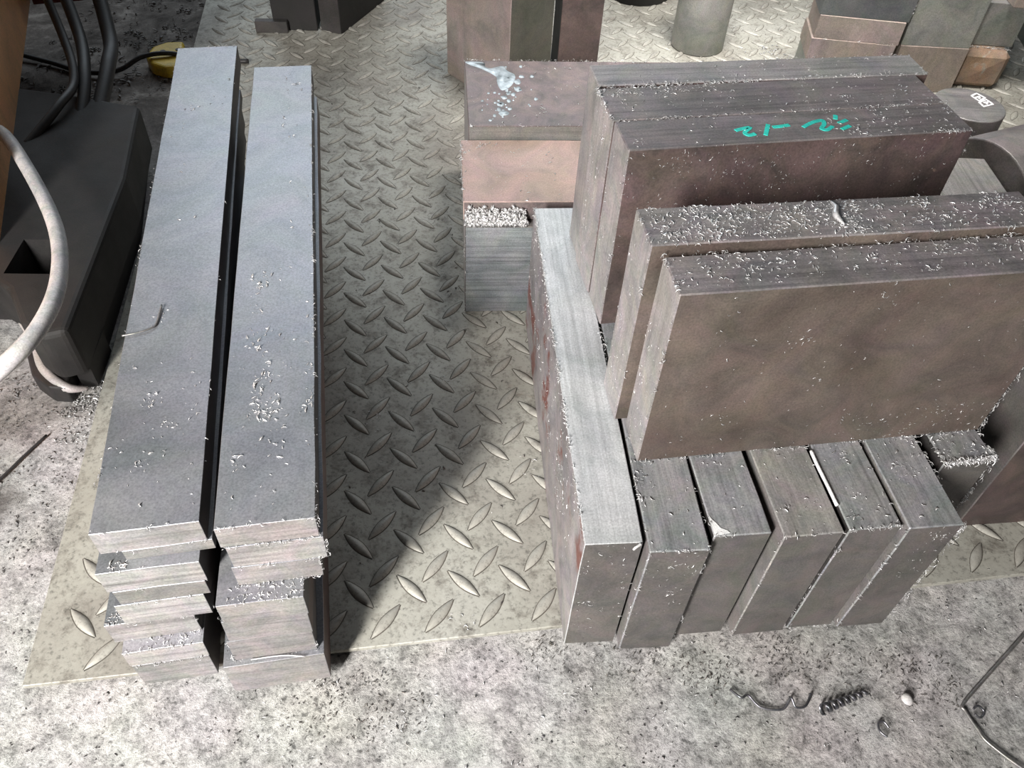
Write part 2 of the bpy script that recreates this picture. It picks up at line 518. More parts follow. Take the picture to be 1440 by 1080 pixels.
def tube(name, pts, r, mat, parent=None, seg=10, res=6, radii=None, loc=True):
    """Smooth tube through points (Catmull-Rom), real mesh with capped ends."""
    pts = [Vector(p) for p in pts]
    P, R = [], []
    n = len(pts)
    for i in range(n - 1):
        p0, p1, p2, p3 = pts[max(i - 1, 0)], pts[i], pts[i + 1], pts[min(i + 2, n - 1)]
        for k in range(res):
            t = k / res
            P.append(0.5 * ((2 * p1) + (p2 - p0) * t + (2 * p0 - 5 * p1 + 4 * p2 - p3) * t * t + (3 * p1 - p0 - 3 * p2 + p3) * t ** 3))
            R.append(r if radii is None else radii[i] * (1 - t) + radii[i + 1] * t)
    P.append(pts[-1])
    R.append(r if radii is None else radii[-1])
    bm = bmesh.new()
    rings = []
    nrm = Vector((0, 0, 1))
    for i, p in enumerate(P):
        d = (P[min(i + 1, len(P) - 1)] - P[max(i - 1, 0)]).normalized()
        nrm = (nrm - d * nrm.dot(d))
        if nrm.length < 1e-4:
            nrm = d.orthogonal()
        nrm.normalize()
        bi = d.cross(nrm)
        rings.append([bm.verts.new(p + (nrm * math.cos(a) + bi * math.sin(a)) * R[i]) for a in [2 * math.pi * j / seg for j in range(seg)]])
    for a, b2 in zip(rings, rings[1:]):
        for j in range(seg):
            bm.faces.new((a[j], a[(j + 1) % seg], b2[(j + 1) % seg], b2[j]))
    bm.faces.new(rings[0][::-1])
    bm.faces.new(rings[-1])
    bmesh.ops.recalc_face_normals(bm, faces=bm.faces)
    return from_bm(name, bm, (mat,), parent, smooth=True)

def cyl_bm(r, h, seg=40, bev=0.003, axis='z'):
    bm = bmesh.new()
    bmesh.ops.create_cone(bm, cap_ends=True, segments=seg, radius1=r, radius2=r, depth=h)
    bmesh.ops.translate(bm, vec=(0, 0, h / 2), verts=bm.verts)
    es = [e for e in bm.edges if e.calc_face_angle() > 1.0]
    bmesh.ops.bevel(bm, geom=es, offset=bev, segments=2, profile=0.5, affect='EDGES')
    for f in bm.faces:
        f.smooth = abs(f.normal.z) < 0.5
        f.material_index = 1 if f.normal.z > 0.9 else 0
    return bm

# ------------------------------------------------------------------ floor and chequer plate
PY = 0.185
PO = np.array([-0.572, 0.366])
pe1 = np.array([math.cos(PY), math.sin(PY)])
pe2 = np.array([-math.sin(PY), math.cos(PY)])

def make_floor():
    xs = np.concatenate([np.arange(-2.6, -1.0, 0.04), np.arange(-1.0, 1.0, 0.0075), np.arange(1.0, 3.4, 0.05)])
    ys = np.concatenate([np.arange(-0.4, 0.18, 0.04), np.arange(0.18, 1.0, 0.0075), np.arange(1.0, 4.2, 0.04)])
    nx, ny = len(xs), len(ys)
    V = []
    for y in ys:
        for x in xs:
            p = Vector((x * 9, y * 9, 0))
            z = noise.noise(p) * 0.0022 + noise.noise(p * 4.3) * 0.0013 + noise.noise(p * 13) * 0.0009
            V.append((x, y, -0.0125 + min(z, 0.0032)))
    F = [(j * nx + i, j * nx + i + 1, (j + 1) * nx + i + 1, (j + 1) * nx + i) for j in range(ny - 1) for i in range(nx - 1)]
    me = bpy.data.meshes.new('floor')
    me.from_pydata(V, [], F)
    for p in me.polygons:
        p.use_smooth = True
    o = link('floor', me, (CONCRETE,))
    tag(o, kind='structure')
    return o
floor = make_floor()

plate = block('chequer_plate', (PO[0], PO[1], -0.008), PY, 3.3, 3.2, 0.008, {'*': PLATE},
              'worn steel chequer plate covering the floor under both stacks', 'floor plate', bev=0.001, rag=0.0004)

def lug_mesh():
    L, Wd, H = 0.058, 0.0140, 0.0044
    st = np.linspace(-1, 1, 9)
    V, F = [], []
    for s in st:
        hw = Wd / 2 * (1 - abs(s) ** 1.8) + 0.0006
        hh = H * (1 - abs(s) ** 2.4) + 0.0002
        V += [(s * L / 2, -hw, 0), (s * L / 2, -hw * 0.45, hh * 0.85), (s * L / 2, hw * 0.45, hh * 0.85), (s * L / 2, hw, 0)]
    for i in range(len(st) - 1):
        for j in range(3):
            a = i * 4 + j
            F.append((a, a + 4, a + 5, a + 1))
    nf, nv = len(F), len(V)
    # thin skirt of caked grime around the foot of the lug
    for s in st:
        hw = Wd / 2 * (1 - abs(s) ** 1.8) + 0.0006
        V += [(s * (L / 2 + 0.002), -hw - 0.0026, -0.0002), (s * L / 2, -hw + 0.0004, 0.0005), (s * L / 2, hw - 0.0004, 0.0005), (s * (L / 2 + 0.002), hw + 0.0016, -0.0002)]
    for i in range(len(st) - 1):
        for j in (0, 2):
            a = nv + i * 4 + j
            F.append((a, a + 4, a + 5, a + 1))
    me = bpy.data.meshes.new('lug')
    me.from_pydata(V, [], F)
    me.materials.append(LUGM)
    me.materials.append(GRIME)
    for i, p in enumerate(me.polygons):
        p.use_smooth = True
        p.material_index = 1 if i >= nf else 0
    return me
LUG = lug_mesh()

def covered(x, y):
    """under one of the stacks?"""
    d = np.array([x, y]) - np.array([-0.2613, 0.39])
    u, v = d @ np.array([0.9755, 0.2202]), d @ np.array([-0.2202, 0.9755])
    if -0.16 < u < 0.07 and 0.03 < v < 0.95:
        return True
    d = np.array([x, y]) - np.array([0.0887, 0.4636])
    c, s = math.cos(0.14), math.sin(0.14)
    u, v = d @ np.array([c, s]), d @ np.array([-s, c])
    return 0.0 < u < 0.48 and 0.02 < v < 0.62

def project(p):
    q = Vector(p) - Vector((0, 0, 1))
    d = q.dot(fw)
    return 720 + FPX * q.dot(rt) / d, 540 - FPX * q.dot(up) / d, d

lugs = []
for i in range(-1, 48):
    for j in range(-1, 44):
        for l1, l2, ang in ((0.5465 + 0.0702 * (i - 8), 0.0762 + 0.0740 * (j - 1), -49), (0.5805 + 0.0702 * (i - 8), 0.0328 + 0.0740 * (j - 0), 48)):
            if 0.022 < l1 < 3.27 and 0.022 < l2 < 3.17:
                p = PO + pe1 * l1 + pe2 * l2
                x, y, d = project((p[0], p[1], 0))
                vis = -40 < x < 1480 and -30 < y < 1110 and not covered(p[0], p[1])
                lugs.append((not vis, d, l1, l2, ang))
lugs.sort()
rest_V, rest_F = [], []
lv = np.array([v.co[:] for v in LUG.vertices])
lf = [tuple(p.vertices) for p in LUG.polygons]
for k, (nv, d, l1, l2, ang) in enumerate(lugs):
    a = math.radians(ang) + random.uniform(-0.03, 0.03)
    if k < 300 and not nv:
        o = bpy.data.objects.new('lug', LUG)
        COL.objects.link(o)
        o.parent = plate
        o.location = (l1, l2, 0.0078)
        o.rotation_euler.z = a
    else:
        c, s = math.cos(a), math.sin(a)
        base = len(rest_V) * len(lv)
        q = lv.copy()
        q[:, 0], q[:, 1] = lv[:, 0] * c - lv[:, 1] * s + l1, lv[:, 0] * s + lv[:, 1] * c + l2
        q[:, 2] += 0.0078
        rest_V.append(q)
        rest_F += [tuple(i + base for i in f) for f in lf]
me = bpy.data.meshes.new('far_lugs')
me.from_pydata(np.concatenate(rest_V).tolist(), [], rest_F)
for p in me.polygons:
    p.use_smooth = True
far_lugs = link('far_lugs', me, (LUGM, GRIME), plate)
far_lugs.data.polygons.foreach_set('material_index', np.tile(np.array([p.material_index for p in LUG.polygons], np.int32), len(rest_V)))
far_lugs['kind'] = 'stuff'

# ------------------------------------------------------------------ left stack of long bars
LY = 0.222
LO = np.array([-0.2613, 0.39])
lu = np.array([math.cos(LY), math.sin(LY)])
lv_ = np.array([-lu[1], lu[0]])
lmat = {'*': DARKSIDE, 'top': BLUE, 'front': ENDX, 'left': DARKSIDE, 'right': DARKSIDE}
lmat_r = dict(lmat, right=REDSIDE)

def lbar(u0, u1, v0, z0, z1, L, label, dyaw=0.0, mats=lmat):
    p = LO + lu * u0 + lv_ * v0
    return block('steel_bar', (p[0], p[1], z0), LY + dyaw, u1 - u0, L, z1 - z0, mats, label, 'steel bar', None, bev=0.0004, rag=0.0010)

G = 'flat steel bars of the left stack'
LB = {}
LB['L7'] = lbar(-0.163, -0.076, 0.0240, 0.0008, 0.0535, 0.93, 'lowest flat bar in the left column of the bar stack, resting on the chequer plate')
LB['L6'] = lbar(-0.1646, -0.0745, 0.0240, 0.0535, 0.0882, 0.93, 'second bar from the bottom in the left column, chips on its ledge')
LB['L5'] = lbar(-0.1729, -0.077, 0.0395, 0.0882, 0.1294, 0.92, 'third bar from the bottom in the left column, its left end sticking out furthest', mats=dict(lmat, front=ENDX))
LB['L4'] = lbar(-0.1498, -0.0555, 0.0378, 0.1294, 0.1727, 0.90, 'fourth bar from the bottom in the left column with streaked sawn end', mats=dict(lmat, front=ENDCOARSE))
LB['L3'] = lbar(-0.142, -0.0475, 0.0385, 0.1727, 0.2002, 0.93, 'thin bar with shade-darkened end under the bright coarse sawn bar of the left column', mats=dict(lmat, front=ENDSHADE))
LB['L2'] = lbar(-0.1471, -0.0445, 0.0387, 0.2002, 0.2391, 0.94, 'bright coarsely sawn bar with a bluish ledge, two below the top left bar', mats=dict(lmat, front=ENDCOARSE))
LB['L1b'] = lbar(-0.1183, -0.0290, 0.0508, 0.2391, 0.2566, 0.95, 'thin flat bar directly beneath the top left bar, set in from its left edge', 0.0145)
LB['L1'] = lbar(-0.1378, -0.0335, 0.0505, 0.2566, 0.2932, 1.045, 'topmost left long bar with pale blue-grey face and a thin bent wire on it', 0.0125)
LB['R7'] = lbar(-0.0545, 0.0610, -0.0020, 0.0008, 0.0690, 0.93, 'lowest thick bar in the right column, a long bright sliver on its ledge', mats=lmat_r)
LB['R6'] = lbar(-0.0413, 0.0530, 0.0050, 0.0690, 0.1180, 0.93, 'second bar from the bottom in the right column, smooth pale end')
LB['R5'] = lbar(-0.0379, 0.0550, 0.0055, 0.1180, 0.1638, 0.90, 'third bar from the bottom in the right column with banded end', -0.022, mats=lmat_r)
LB['R4'] = lbar(-0.0347, 0.0560, 0.0045, 0.1638, 0.2021, 0.93, 'fourth bar from the bottom in the right column, blue ledge with chips in front', -0.022)
LB['R3'] = lbar(-0.0120, 0.0779, 0.0255, 0.2021, 0.2387, 0.92, 'third bar from the top in the right column, burrs along its lower edge', -0.0085)
LB['R2'] = lbar(-0.0100, 0.0866, 0.0262, 0.2387, 0.2769, 0.90, 'pinkish-ended bar just beneath the top right bar', -0.0085, mats=lmat_r)
LB['R1'] = lbar(-0.0140, 0.0835, 0.0275, 0.2769, 0.3112, 0.945, 'topmost right long bar of the left stack, its near half strewn with chips', -0.0065)
E_FT = lambda n: ((0, 0, 1), (1, 0, 1), (0, -0.6, 1), n)
E_FB = lambda n: ((0, 0, 0), (1, 0, 0), (0, -1, 0.2), n)
E_RT = lambda n: ((1, 0, 1), (1, 1, 1), (0.6, 0, 1), n)
E_LT = lambda n: ((0, 0, 1), (0, 1, 1), (-0.6, 0, 1), n)
E_FR = lambda n: ((1, 0, 0), (1, 0, 1), (1, -0.4, 0), n)
E_FL = lambda n: ((0, 0, 0), (0, 0, 1), (-1, -0.4, 0), n)
burr(LB['L1'], [E_LT(70), E_FT(14), ((0, 1, 1), (1, 1, 1), (0, 1, 1), 40), E_RT(20), E_FB(20)], size=(0.002, 0.006))
burr(LB['R1'], [E_RT(170), E_FT(26), E_FB(110), E_FR(20)], size=(0.002, 0.006))
burr(LB['R2'], [E_FB(60), E_FR(25)], size=(0.002, 0.006))
burr(LB['R3'], [E_FB(110), E_FR(14)], size=(0.002, 0.007))
burr(LB['L2'], [E_FT(14), E_FB(25)], size=(0.002, 0.005))
burr(LB['L3'], [E_FB(50)], size=(0.002, 0.005))
burr(LB['L5'], [E_FB(40), E_FR(20)], size=(0.002, 0.006))
burr(LB['L6'], [E_FT(50), E_FB(70)], size=(0.002, 0.006))
burr(LB['L4'], [E_FB(20)], size=(0.002, 0.005))
burr(LB['R6'], [E_FL(30), E_FR(14), E_FB(12)], size=(0.002, 0.006))
burr(LB['R4'], [E_FT(14), E_FL(8)], size=(0.002, 0.005))

# ------------------------------------------------------------------ right stack
HB = 0.2430
A = block('steel_bar', (0.0887, 0.4636, 0.0008), 0.1176, 0.0644, 0.6100, 0.2440, {'*': FRONTSC, 'top': BRIGHT, 'left': ASIDE, 'right': DARKSIDE},
          'tall bar on edge with a bright brushed silver top, left side of the right stack', 'steel bar', bev=0.0009)
burr(A, [E_LT(420), ((1, 0.4, 1), (1, 1, 1), (0.5, 0, 1), 200)], size=(0.002, 0.007))
cling(A, [('left', 420, (0.1, 1), (0.35, 1), 0.5), ('front', 60, (0, 1), (0, 1), 0.4)])

GB = 'upright slabs in the front row'
def slab(x, y, yaw, w, l, h, mats, label):
    return block('steel_slab', (x, y, 0.0008), yaw, w, l, h - 0.0008, mats, label, 'steel slab', None)
BM = {'*': FRONTSC, 'top': GREYY, 'left': DARKSIDE, 'right': DARKSIDE}
BM2 = dict(BM, left=SLABSIDE)
SB = []
SB.append(slab(0.1592, 0.4607, 0.1181, 0.0675, 0.60, HB, BM2, 'first upright slab right of the bright-topped bar, grey brushed top'))
SB.append(slab(0.2315, 0.4850, 0.1500, 0.0662, 0.58, HB, BM, 'second upright slab, set back, with a white ground patch on its top corner'))
SB.append(slab(0.3095, 0.4900, 0.1660, 0.0700, 0.57, HB, dict(BM, top=BROWNY, left=SLABSIDE), 'third upright slab with brownish grey brushed top and wide gap on its left'))
SB.append(slab(0.3850, 0.5046, 0.1640, 0.0625, 0.56, HB, BM, 'fourth upright slab, a white sliver lying along its top left edge'))
SB.append(slab(0.4530, 0.5110, 0.1613, 0.0655, 0.56, HB + 0.001, BM2, 'fifth upright slab at the right end of the front row, streaked top'))
SB.append(slab(0.5230, 0.6080, 0.1900, 0.0660, 0.46, HB, BM, 'short set-back slab at the far right, furry with bright swarf'))
burr(SB[0], [E_LT(30), E_RT(60), E_FT(20), E_FL(40), E_FR(30)], size=(0.002, 0.006))
burr(SB[1], [E_LT(30), E_FT(14)], size=(0.002, 0.006))
burr(SB[2], [E_FT(20), E_FL(36), E_FR(50)], size=(0.002, 0.006))
burr(SB[3], [E_FT(80), E_FL(30), E_FB(50)], size=(0.002, 0.007))
burr(SB[4], [E_FL(60), E_RT(60), E_FR(130), ((1, 0, 1), (1, 0, 0.9), (1, -1, 0.5), 60)], size=(0.002, 0.008))
burr(SB[5], [E_FT(330), E_FR(90), ((1, 0, 1), (1, 0.12, 1), (1, 0, 0.6), 60), E_LT(70)], size=(0.004, 0.013))
cling(SB[0], [('front', 60, (0, 1), (0.4, 1), 0.4)])
cling(SB[4], [('front', 50, (0.4, 1), (0.5, 1), 0.5)])
# white ground corner of the second slab
bm = bmesh.new()
pts = [(0.001, 0.001), (0.019, 0.003), (0.017, 0.006), (0.010, 0.010), (0.007, 0.016), (0.003, 0.022), (0.001, 0.027)]
vs = [bm.verts.new((x, y, HB - 0.0008 + 0.0003)) for x, y in pts]
f = bm.faces.new(vs)
if f.normal.z < 0: f.normal_flip()
r = bmesh.ops.extrude_face_region(bm, geom=[f])
bmesh.ops.translate(bm, vec=(0, 0, 0.0005), verts=[g for g in r['geom'] if isinstance(g, bmesh.types.BMVert)])
gp = from_bm('ground_patch', bm, (WHITEP,), SB[1])
gp['label'] = 'white ground corner patch'

def plate_block(x, y, yaw, w, l, z1, mats, label, z0=HB + 0.0012):
    return block('steel_plate', (x, y, z0), yaw, w, l, z1 - z0, mats, label, 'steel plate', None)
CM = {'*': BROWN, 'top': PLUMX, 'left': ENDZ, 'right': DARKSIDE}
DM = {'*': DARKRED, 'top': PLUMX, 'left': ENDZ, 'right': DARKSIDE}
C1 = plate_block(0.1514, 0.5804, 0.1911, 0.4372, 0.0568, 0.5033, CM, 'large brown plate on edge at the front, standing on the upright slabs')
C2 = plate_block(0.1275, 0.6425, 0.1830, 0.4330, 0.0610, 0.5110, dict(CM, front=BROWN), 'brown plate on edge just behind the front one, its top thick with bright chips')
D1 = plate_block(0.1140, 0.8105, 0.2211, 0.4300, 0.0625, 0.5125, DM, 'dark red plate on edge with turquoise handwriting on its top')
D2 = plate_block(0.0985, 0.8742, 0.2190, 0.4310, 0.0770, 0.5115, DM, 'plate on edge behind the turquoise-marked one, chips strewn along its top')
D3 = plate_block(0.0840, 0.9555, 0.2000, 0.4460, 0.0540, 0.5125, dict(DM, top=GREYX), 'rearmost plate on edge of the right stack with pale brushed top')
burr(C1, [E_LT(30), E_FB(190), E_FR(240), E_FL(30), ((0, 1, 1), (1, 1, 1), (0, 0.6, 1), 90)], size=(0.002, 0.008))
burr(C2, [E_LT(30), E_FT(60), E_FL(20)], size=(0.002, 0.007))
burr(D1, [E_FR(50), ((0.85, 0, 1), (1, 0, 1), (0, -1, 1), 60), E_FL(40), ((0, 1, 1), (1, 1, 1), (0, 0.6, 1), 220)], size=(0.002, 0.006))
burr(D2, [((0, 1, 1), (0.5, 1, 1), (0, -0.4, 1), 190), E_LT(90)], size=(0.002, 0.008))
burr(D3, [E_FT(150), ((0, 1, 1), (1, 1, 1), (0, 0.6, 1), 60)], size=(0.002, 0.006))
cling(C1, [('front', 170, (0, 1), (0, 1), 0.35), ('front', 120, (0.55, 1), (0, 0.22), 0.3), ('left', 110, (0, 1), (0, 0.75), 0.5)], size=(0.0015, 0.005))
cling(C2, [('left', 60, (0, 1), (0, 1), 0.4), ('left', 90, (0.2, 1), (0, 0.5), 0.4)], size=(0.0015, 0.005))
cling(D1, [('front', 330, (0, 1), (0.45, 1), 0.35), ('front', 200, (0.15, 0.7), (0.5, 1), 0.5), ('left', 60, (0.6, 1), (0.3, 1), 0.4)], size=(0.0015, 0.004))
cling(D2, [('left', 200, (0.3, 1), (0.1, 1), 0.6)], size=(0.0015, 0.005))

# turquoise handwriting on the top of the marked plate (strokes as painted bands)
def strokes(name, parent, lines, z, width, mat, h=0.0006, straight=False):
    inv = parent.matrix_basis.inverted() if parent.type != 'EMPTY' else None
    c, s = math.cos(parent.rotation_euler.z), math.sin(parent.rotation_euler.z)
    bm = bmesh.new()
    for ln in lines:
        P = []
        for x, y in ln:
            dx, dy = x - parent.location.x, y - parent.location.y
            P.append(Vector((c * dx + s * dy, -s * dx + c * dy, z - parent.location.z)))
        Q = []
        for i in range(len(P) - 1):
            for k in range(4):
                t = k / 4
                p0, p1, p2, p3 = P[max(i - 1, 0)], P[i], P[i + 1], P[min(i + 2, len(P) - 1)]
                Q.append(p1 + (p2 - p1) * t if straight else 0.5 * ((2 * p1) + (p2 - p0) * t + (2 * p0 - 5 * p1 + 4 * p2 - p3) * t * t + (3 * p1 - p0 - 3 * p2 + p3) * t ** 3))
        Q.append(P[-1])
        row = []
        for i, q in enumerate(Q):
            d = (Q[min(i + 1, len(Q) - 1)] - Q[max(i - 1, 0)]).normalized()
            b_ = Vector((-d.y, d.x, 0)) * width * 0.5
            row.append([bm.verts.new(q - b_), bm.verts.new(q + b_), bm.verts.new(q + b_ + Vector((0, 0, h))), bm.verts.new(q - b_ + Vector((0, 0, h)))])
        for a, b2 in zip(row, row[1:]):
            for j in range(4):
                bm.faces.new((a[j], a[(j + 1) % 4], b2[(j + 1) % 4], b2[j]))
        bm.faces.new(row[0][::-1])
        bm.faces.new(row[-1])
    bmesh.ops.recalc_face_normals(bm, faces=bm.faces)
    return from_bm(name, bm, (mat,), parent)
T = [[(0.2417, 0.8678), (0.2502, 0.873), (0.2601, 0.8766), (0.2521, 0.8649), (0.256, 0.8595), (0.2643, 0.8634)],
     [(0.2828, 0.8866), (0.2759, 0.8619)],
     [(0.2875, 0.8811), (0.2975, 0.8841), (0.3084, 0.8885)],
     [(0.3245, 0.8856), (0.3382, 0.8982), (0.3505, 0.904), (0.3511, 0.8949), (0.3459, 0.8851), (0.3523, 0.8829), (0.3606, 0.8918)],
     [(0.3698, 0.9185), (0.3677, 0.9092)], [(0.3698, 0.9002), (0.3814, 0.9091)], [(0.3704, 0.8863), (0.3821, 0.8956)]]
hw_ = strokes('paint_writing', D1, T, 0.5125, 0.0052, TURQ)
hw_['label'] = 'turquoise paint handwriting'

# blocks behind the bright bar
E3 = block('steel_block', (-0.0935, 1.0830, 0.0008), 0.105, 0.26, 0.195, 0.1885, {'*': FRONTSC, 'front': STEELX, 'left': ENDZ},
           'low block with ribbed blue-grey saw-cut face, behind the end of the bright-topped bar', 'steel block')
E2 = block('steel_block', (-0.0975, 1.1000, 0.1905), 0.112, 0.27, 0.1870, 0.0360, {'*': PURPLE, 'top': PINK, 'left': ENDZ},
           'block with flat pinkish top above the row of piled chips', 'steel block')
E1 = block('steel_block', (-0.1050, 1.3935, 0.0008), 0.117, 0.62, 0.1800, 0.2500, {'*': PURPLE, 'front': GREENGREY, 'left': ENDZ},
           'wide purple-brown block with pale coolant spilled on its top', 'steel block')
E1.location.y = 1.290 + 0.002
E1['dims'] = (0.62, 0.245, 0.25)
me_old = E1.data
bm = box_bm(0.62, 0.245, 0.25)
mm = [PURPLE, GREENSTRIP, ENDZ]
for f in bm.faces:
    f.material_index = {4: 1, 2: 2}.get(f.material_index, 0)
me = bpy.data.meshes.new('steel_block')
bm.to_mesh(me); bm.free()
for x in mm: me.materials.append(x)
E1.data = me
bpy.data.meshes.remove(me_old)
burr(E1, [((0, 1, 1), (1, 1, 1), (0, 0.6, 1), 200), E_FT(50)], size=(0.002, 0.007))
burr(E2, [E_LT(70), ((0, 0.75, 1), (0.2, 0.95, 1), (0, 0, 1), 40)], size=(0.002, 0.008))
burr(E3, [E_FL(60)], size=(0.002, 0.006))

# spilled coolant on the wide block
def puddle(name, outlines, z, mat, h=0.0012):
    bm = bmesh.new()
    for pts in outlines:
        n = len(pts)
        sm = []
        for i in range(n):
            p0, p1, p2, p3 = [np.array(pts[(i + k) % n]) for k in (-1, 0, 1, 2)]
            for t in (0, 0.25, 0.5, 0.75):
                sm.append(tuple(0.5 * (2 * p1 + (p2 - p0) * t + (2 * p0 - 5 * p1 + 4 * p2 - p3) * t * t + (3 * p1 - p0 - 3 * p2 + p3) * t ** 3)))
        pts, n = sm, len(sm)
        c = Vector((sum(p[0] for p in pts) / n, sum(p[1] for p in pts) / n, 0))
        lo = [bm.verts.new((x, y, z)) for x, y in pts]
        hi = [bm.verts.new((c.x + (x - c.x) * 0.86, c.y + (y - c.y) * 0.86, z + h)) for x, y in pts]
        for i in range(n):
            j = (i + 1) % n
            bm.faces.new((lo[i], lo[j], hi[j], hi[i]))
        bm.faces.new(hi)
    bmesh.ops.recalc_face_normals(bm, faces=bm.faces)
    return from_bm(name, bm, (mat,), None, True)
S0 = [(-0.098, 1.5330), (-0.0944, 1.5175), (-0.0816, 1.5095), (-0.0577, 1.5224), (-0.0475, 1.5043), (-0.0314, 1.4873), (-0.0357, 1.4494), (-0.0524, 1.426), (-0.0625, 1.4459), (-0.0673, 1.4763), (-0.0966, 1.5043), (-0.122, 1.519), (-0.130, 1.531)]
Sd = [(-0.0191, 1.4839, .005), (-0.0231, 1.4346, .007), (0.0006, 1.4871, .004), (-0.0258, 1.463, .008), (-0.0524, 1.3732, .007), (-0.045, 1.3431, .009), (-0.0614, 1.3331, .004), (-0.0387, 1.3893, .005), (0.0105, 1.4014, .004), (-0.0223, 1.5242, .004), (-0.0317, 1.4137, .005), (-0.048, 1.40, .006), (-0.035, 1.36, .004), (-0.055, 1.355, .005), (-0.041, 1.415, .004)]
outl = [S0]
for x, y, r in Sd:
    ph = random.random() * 6
    outl.append([(x + r * math.cos(a + ph) * random.uniform(0.7, 1.2), y + r * 1.2 * math.sin(a + ph) * random.uniform(0.7, 1.2)) for a in [i * 0.785 for i in range(8)]])
ztop_E1 = 0.2508
for k in range(34):
    x, y, r = -0.045 + random.gauss(0, 0.022), 1.40 + random.gauss(0, 0.05), random.uniform(0.0012, 0.0032)
    if 1.30 < y < 1.52:
        outl.append([(x + r * math.cos(i * 1.05), y + r * math.sin(i * 1.05)) for i in range(6)])
sp_o = puddle('coolant_spill', outl, ztop_E1, COOLANT)
tag(sp_o, 'pale milky coolant spill running across the wide purple-brown block', 'coolant')

# bar end seen right of the marked plate
J = block('steel_block', (0.640, 0.900, 0.0008), 0.03, 0.185, 0.40, 0.2425, {'*': FRONTSC, 'top': BROWNY},
          'block with brushed grey top between the right ends of the plates', 'steel block')
K3 = block('steel_block', (0.668, 0.684, 0.0008), 0.15, 0.20, 0.17, 0.36, {'*': ROUND, 'left': FRONTSC, 'front': DARKRED},
           'dark upright billet at the right edge beside the front slabs', 'steel block')

# round bars at the right
def round_bar(name, loc, r, h, label, mats, rot=(0, 0, 0)):
    o = from_bm(name, cyl_bm(r, h), mats)
    o.location = loc
    o.rotation_euler = rot
    tag(o, label, 'round bar')
    return o
K1 = round_bar('round_bar', (0.902, 1.588, 0.0008), 0.0705, 0.1992, 'upright round bar with a white painted mark on its sawn top', (ROUND, CAPG))
KS = [[(0.8591, 1.5227), (0.8737, 1.5343), (0.8846, 1.5182), (0.8681, 1.5038), (0.8591, 1.5227)], [(0.8634, 1.5155), (0.8756, 1.5228), (0.8711, 1.5126)],
      [(0.8663, 1.4986), (0.885, 1.5113), (0.8915, 1.4942), (0.8694, 1.4828), (0.8663, 1.4986)], [(0.8746, 1.4978), (0.884, 1.5028), (0.8785, 1.4926)]]
KS = [[(x * 1.0667, y * 1.0667) for x, y in q] for q in KS]
wm = strokes('paint_mark', K1, KS, 0.2000, 0.0042, WHITEP, straight=True)
wm['label'] = 'white painted mark'
K2 = round_bar('round_bar', (0.850, 1.336, 0.1260), 0.125, 0.60, 'thick round bar lying on its side at the right edge behind the stack', (ROUND, CAPG), (math.radians(90), 0, math.radians(90 + 26)))
G1 = round_bar('round_bar', (0.450, 2.225, 0.0008), 0.072, 0.36, 'grey upright round bar at the top, behind the wide purple-brown block', (GREENGREY, CAPG))
G2 = round_bar('round_bar', (0.300, 2.560, 0.0008), 0.105, 0.16, 'dark short upright round billet at the top edge', (CASTIRON, CAPG))

# upright tall bars behind
F1 = block('steel_bar', (-0.054, 1.806, 0.0008), math.radians(44), 0.135, 0.232, 0.46, {'*': MAUVE, 'left': MAUVE, 'front': OLIVE},
           'tall upright square bar standing cornerwise behind the coolant-stained block', 'steel bar')
F2 = block('steel_bar', (0.062, 1.952, 0.0008), math.radians(7), 0.100, 0.12, 0.46, {'*': DARKRED, 'left': CASTIRON},  # left side near black: its shadow is put into the colour
           'narrow dark upright bar right of the tall cornerwise bar', 'steel bar')
burr(F1, [E_FR(40)], size=(0.003, 0.007))

# stack of blocks at the far right
HY = 0.02
def hb(x, y, w, l, z0, z1, mats, label, yaw=HY):
    return block('steel_block', (x, y, z0), yaw, w, l, z1 - z0, mats, label, 'steel block', None, bev=0.0008)
H1 = hb(0.690, 2.022, 0.205, 0.12, 0.0008, 0.0750, {'*': TAN, 'left': GREENGREY}, 'bottom block of the left pile at the upper right', -0.08)
H2 = hb(0.688, 2.024, 0.206, 0.12, 0.0752, 0.1270, {'*': TAN, 'front': MAUVE}, 'middle block of the left pile at the upper right', -0.08)
H3 = hb(0.693, 2.026, 0.205, 0.12, 0.1272, 0.1830, {'*': TAN, 'front': MAUVE}, 'third block up of the left pile at the upper right, mauve front', -0.09)
H4 = hb(0.690, 2.028, 0.215, 0.12, 0.1832, 0.2600, {'*': SLATE}, 'slate-coloured block on top of the left pile at the upper right', -0.08)
H5 = hb(0.918, 2.035, 0.172, 0.30, 0.0008, 0.1170, {'*': TAN}, 'tan block under the grey-green one, middle pile at the upper right')
H6 = hb(0.918, 2.038, 0.172, 0.30, 0.1172, 0.2600, {'*': GREENGREY}, 'pale grey-green block on the middle pile at the upper right')
H7 = block('steel_block', (1.098, 2.075, 0.0008), -0.06, 0.125, 0.16, 0.0970, {'*': RUSTY}, 'rusty orange-brown chunk with rounded corner at the upper right', 'steel block', bev=0.014, rag=0.004)
H8 = hb(1.102, 2.110, 0.128, 0.25, 0.0990, 0.2050, {'*': GREENGREY}, 'grey-green block resting on the rusty chunk', -0.02)
H9 = hb(1.172, 2.085, 0.16, 0.25, 0.2055, 0.2600, {'*': TAN}, 'tan slab overhanging at the top right corner', -0.02)
burr(H7, [((0, 0.15, 1), (1, 0.15, 1), (0, 0, 1), 90)], size=(0.004, 0.012))
burr(H4, [E_FR(30)], size=(0.003, 0.007))
burr(H2, [E_FT(30)], size=(0.003, 0.007))
infill = block('shade_infill', (1.37, 1.95, 0.0008), -0.08, 0.5, 0.6, 0.42, {'*': INFILLM}, 'added dark green shade casing at the far right edge', 'machine')  # dark block added where this corner lies in shadow

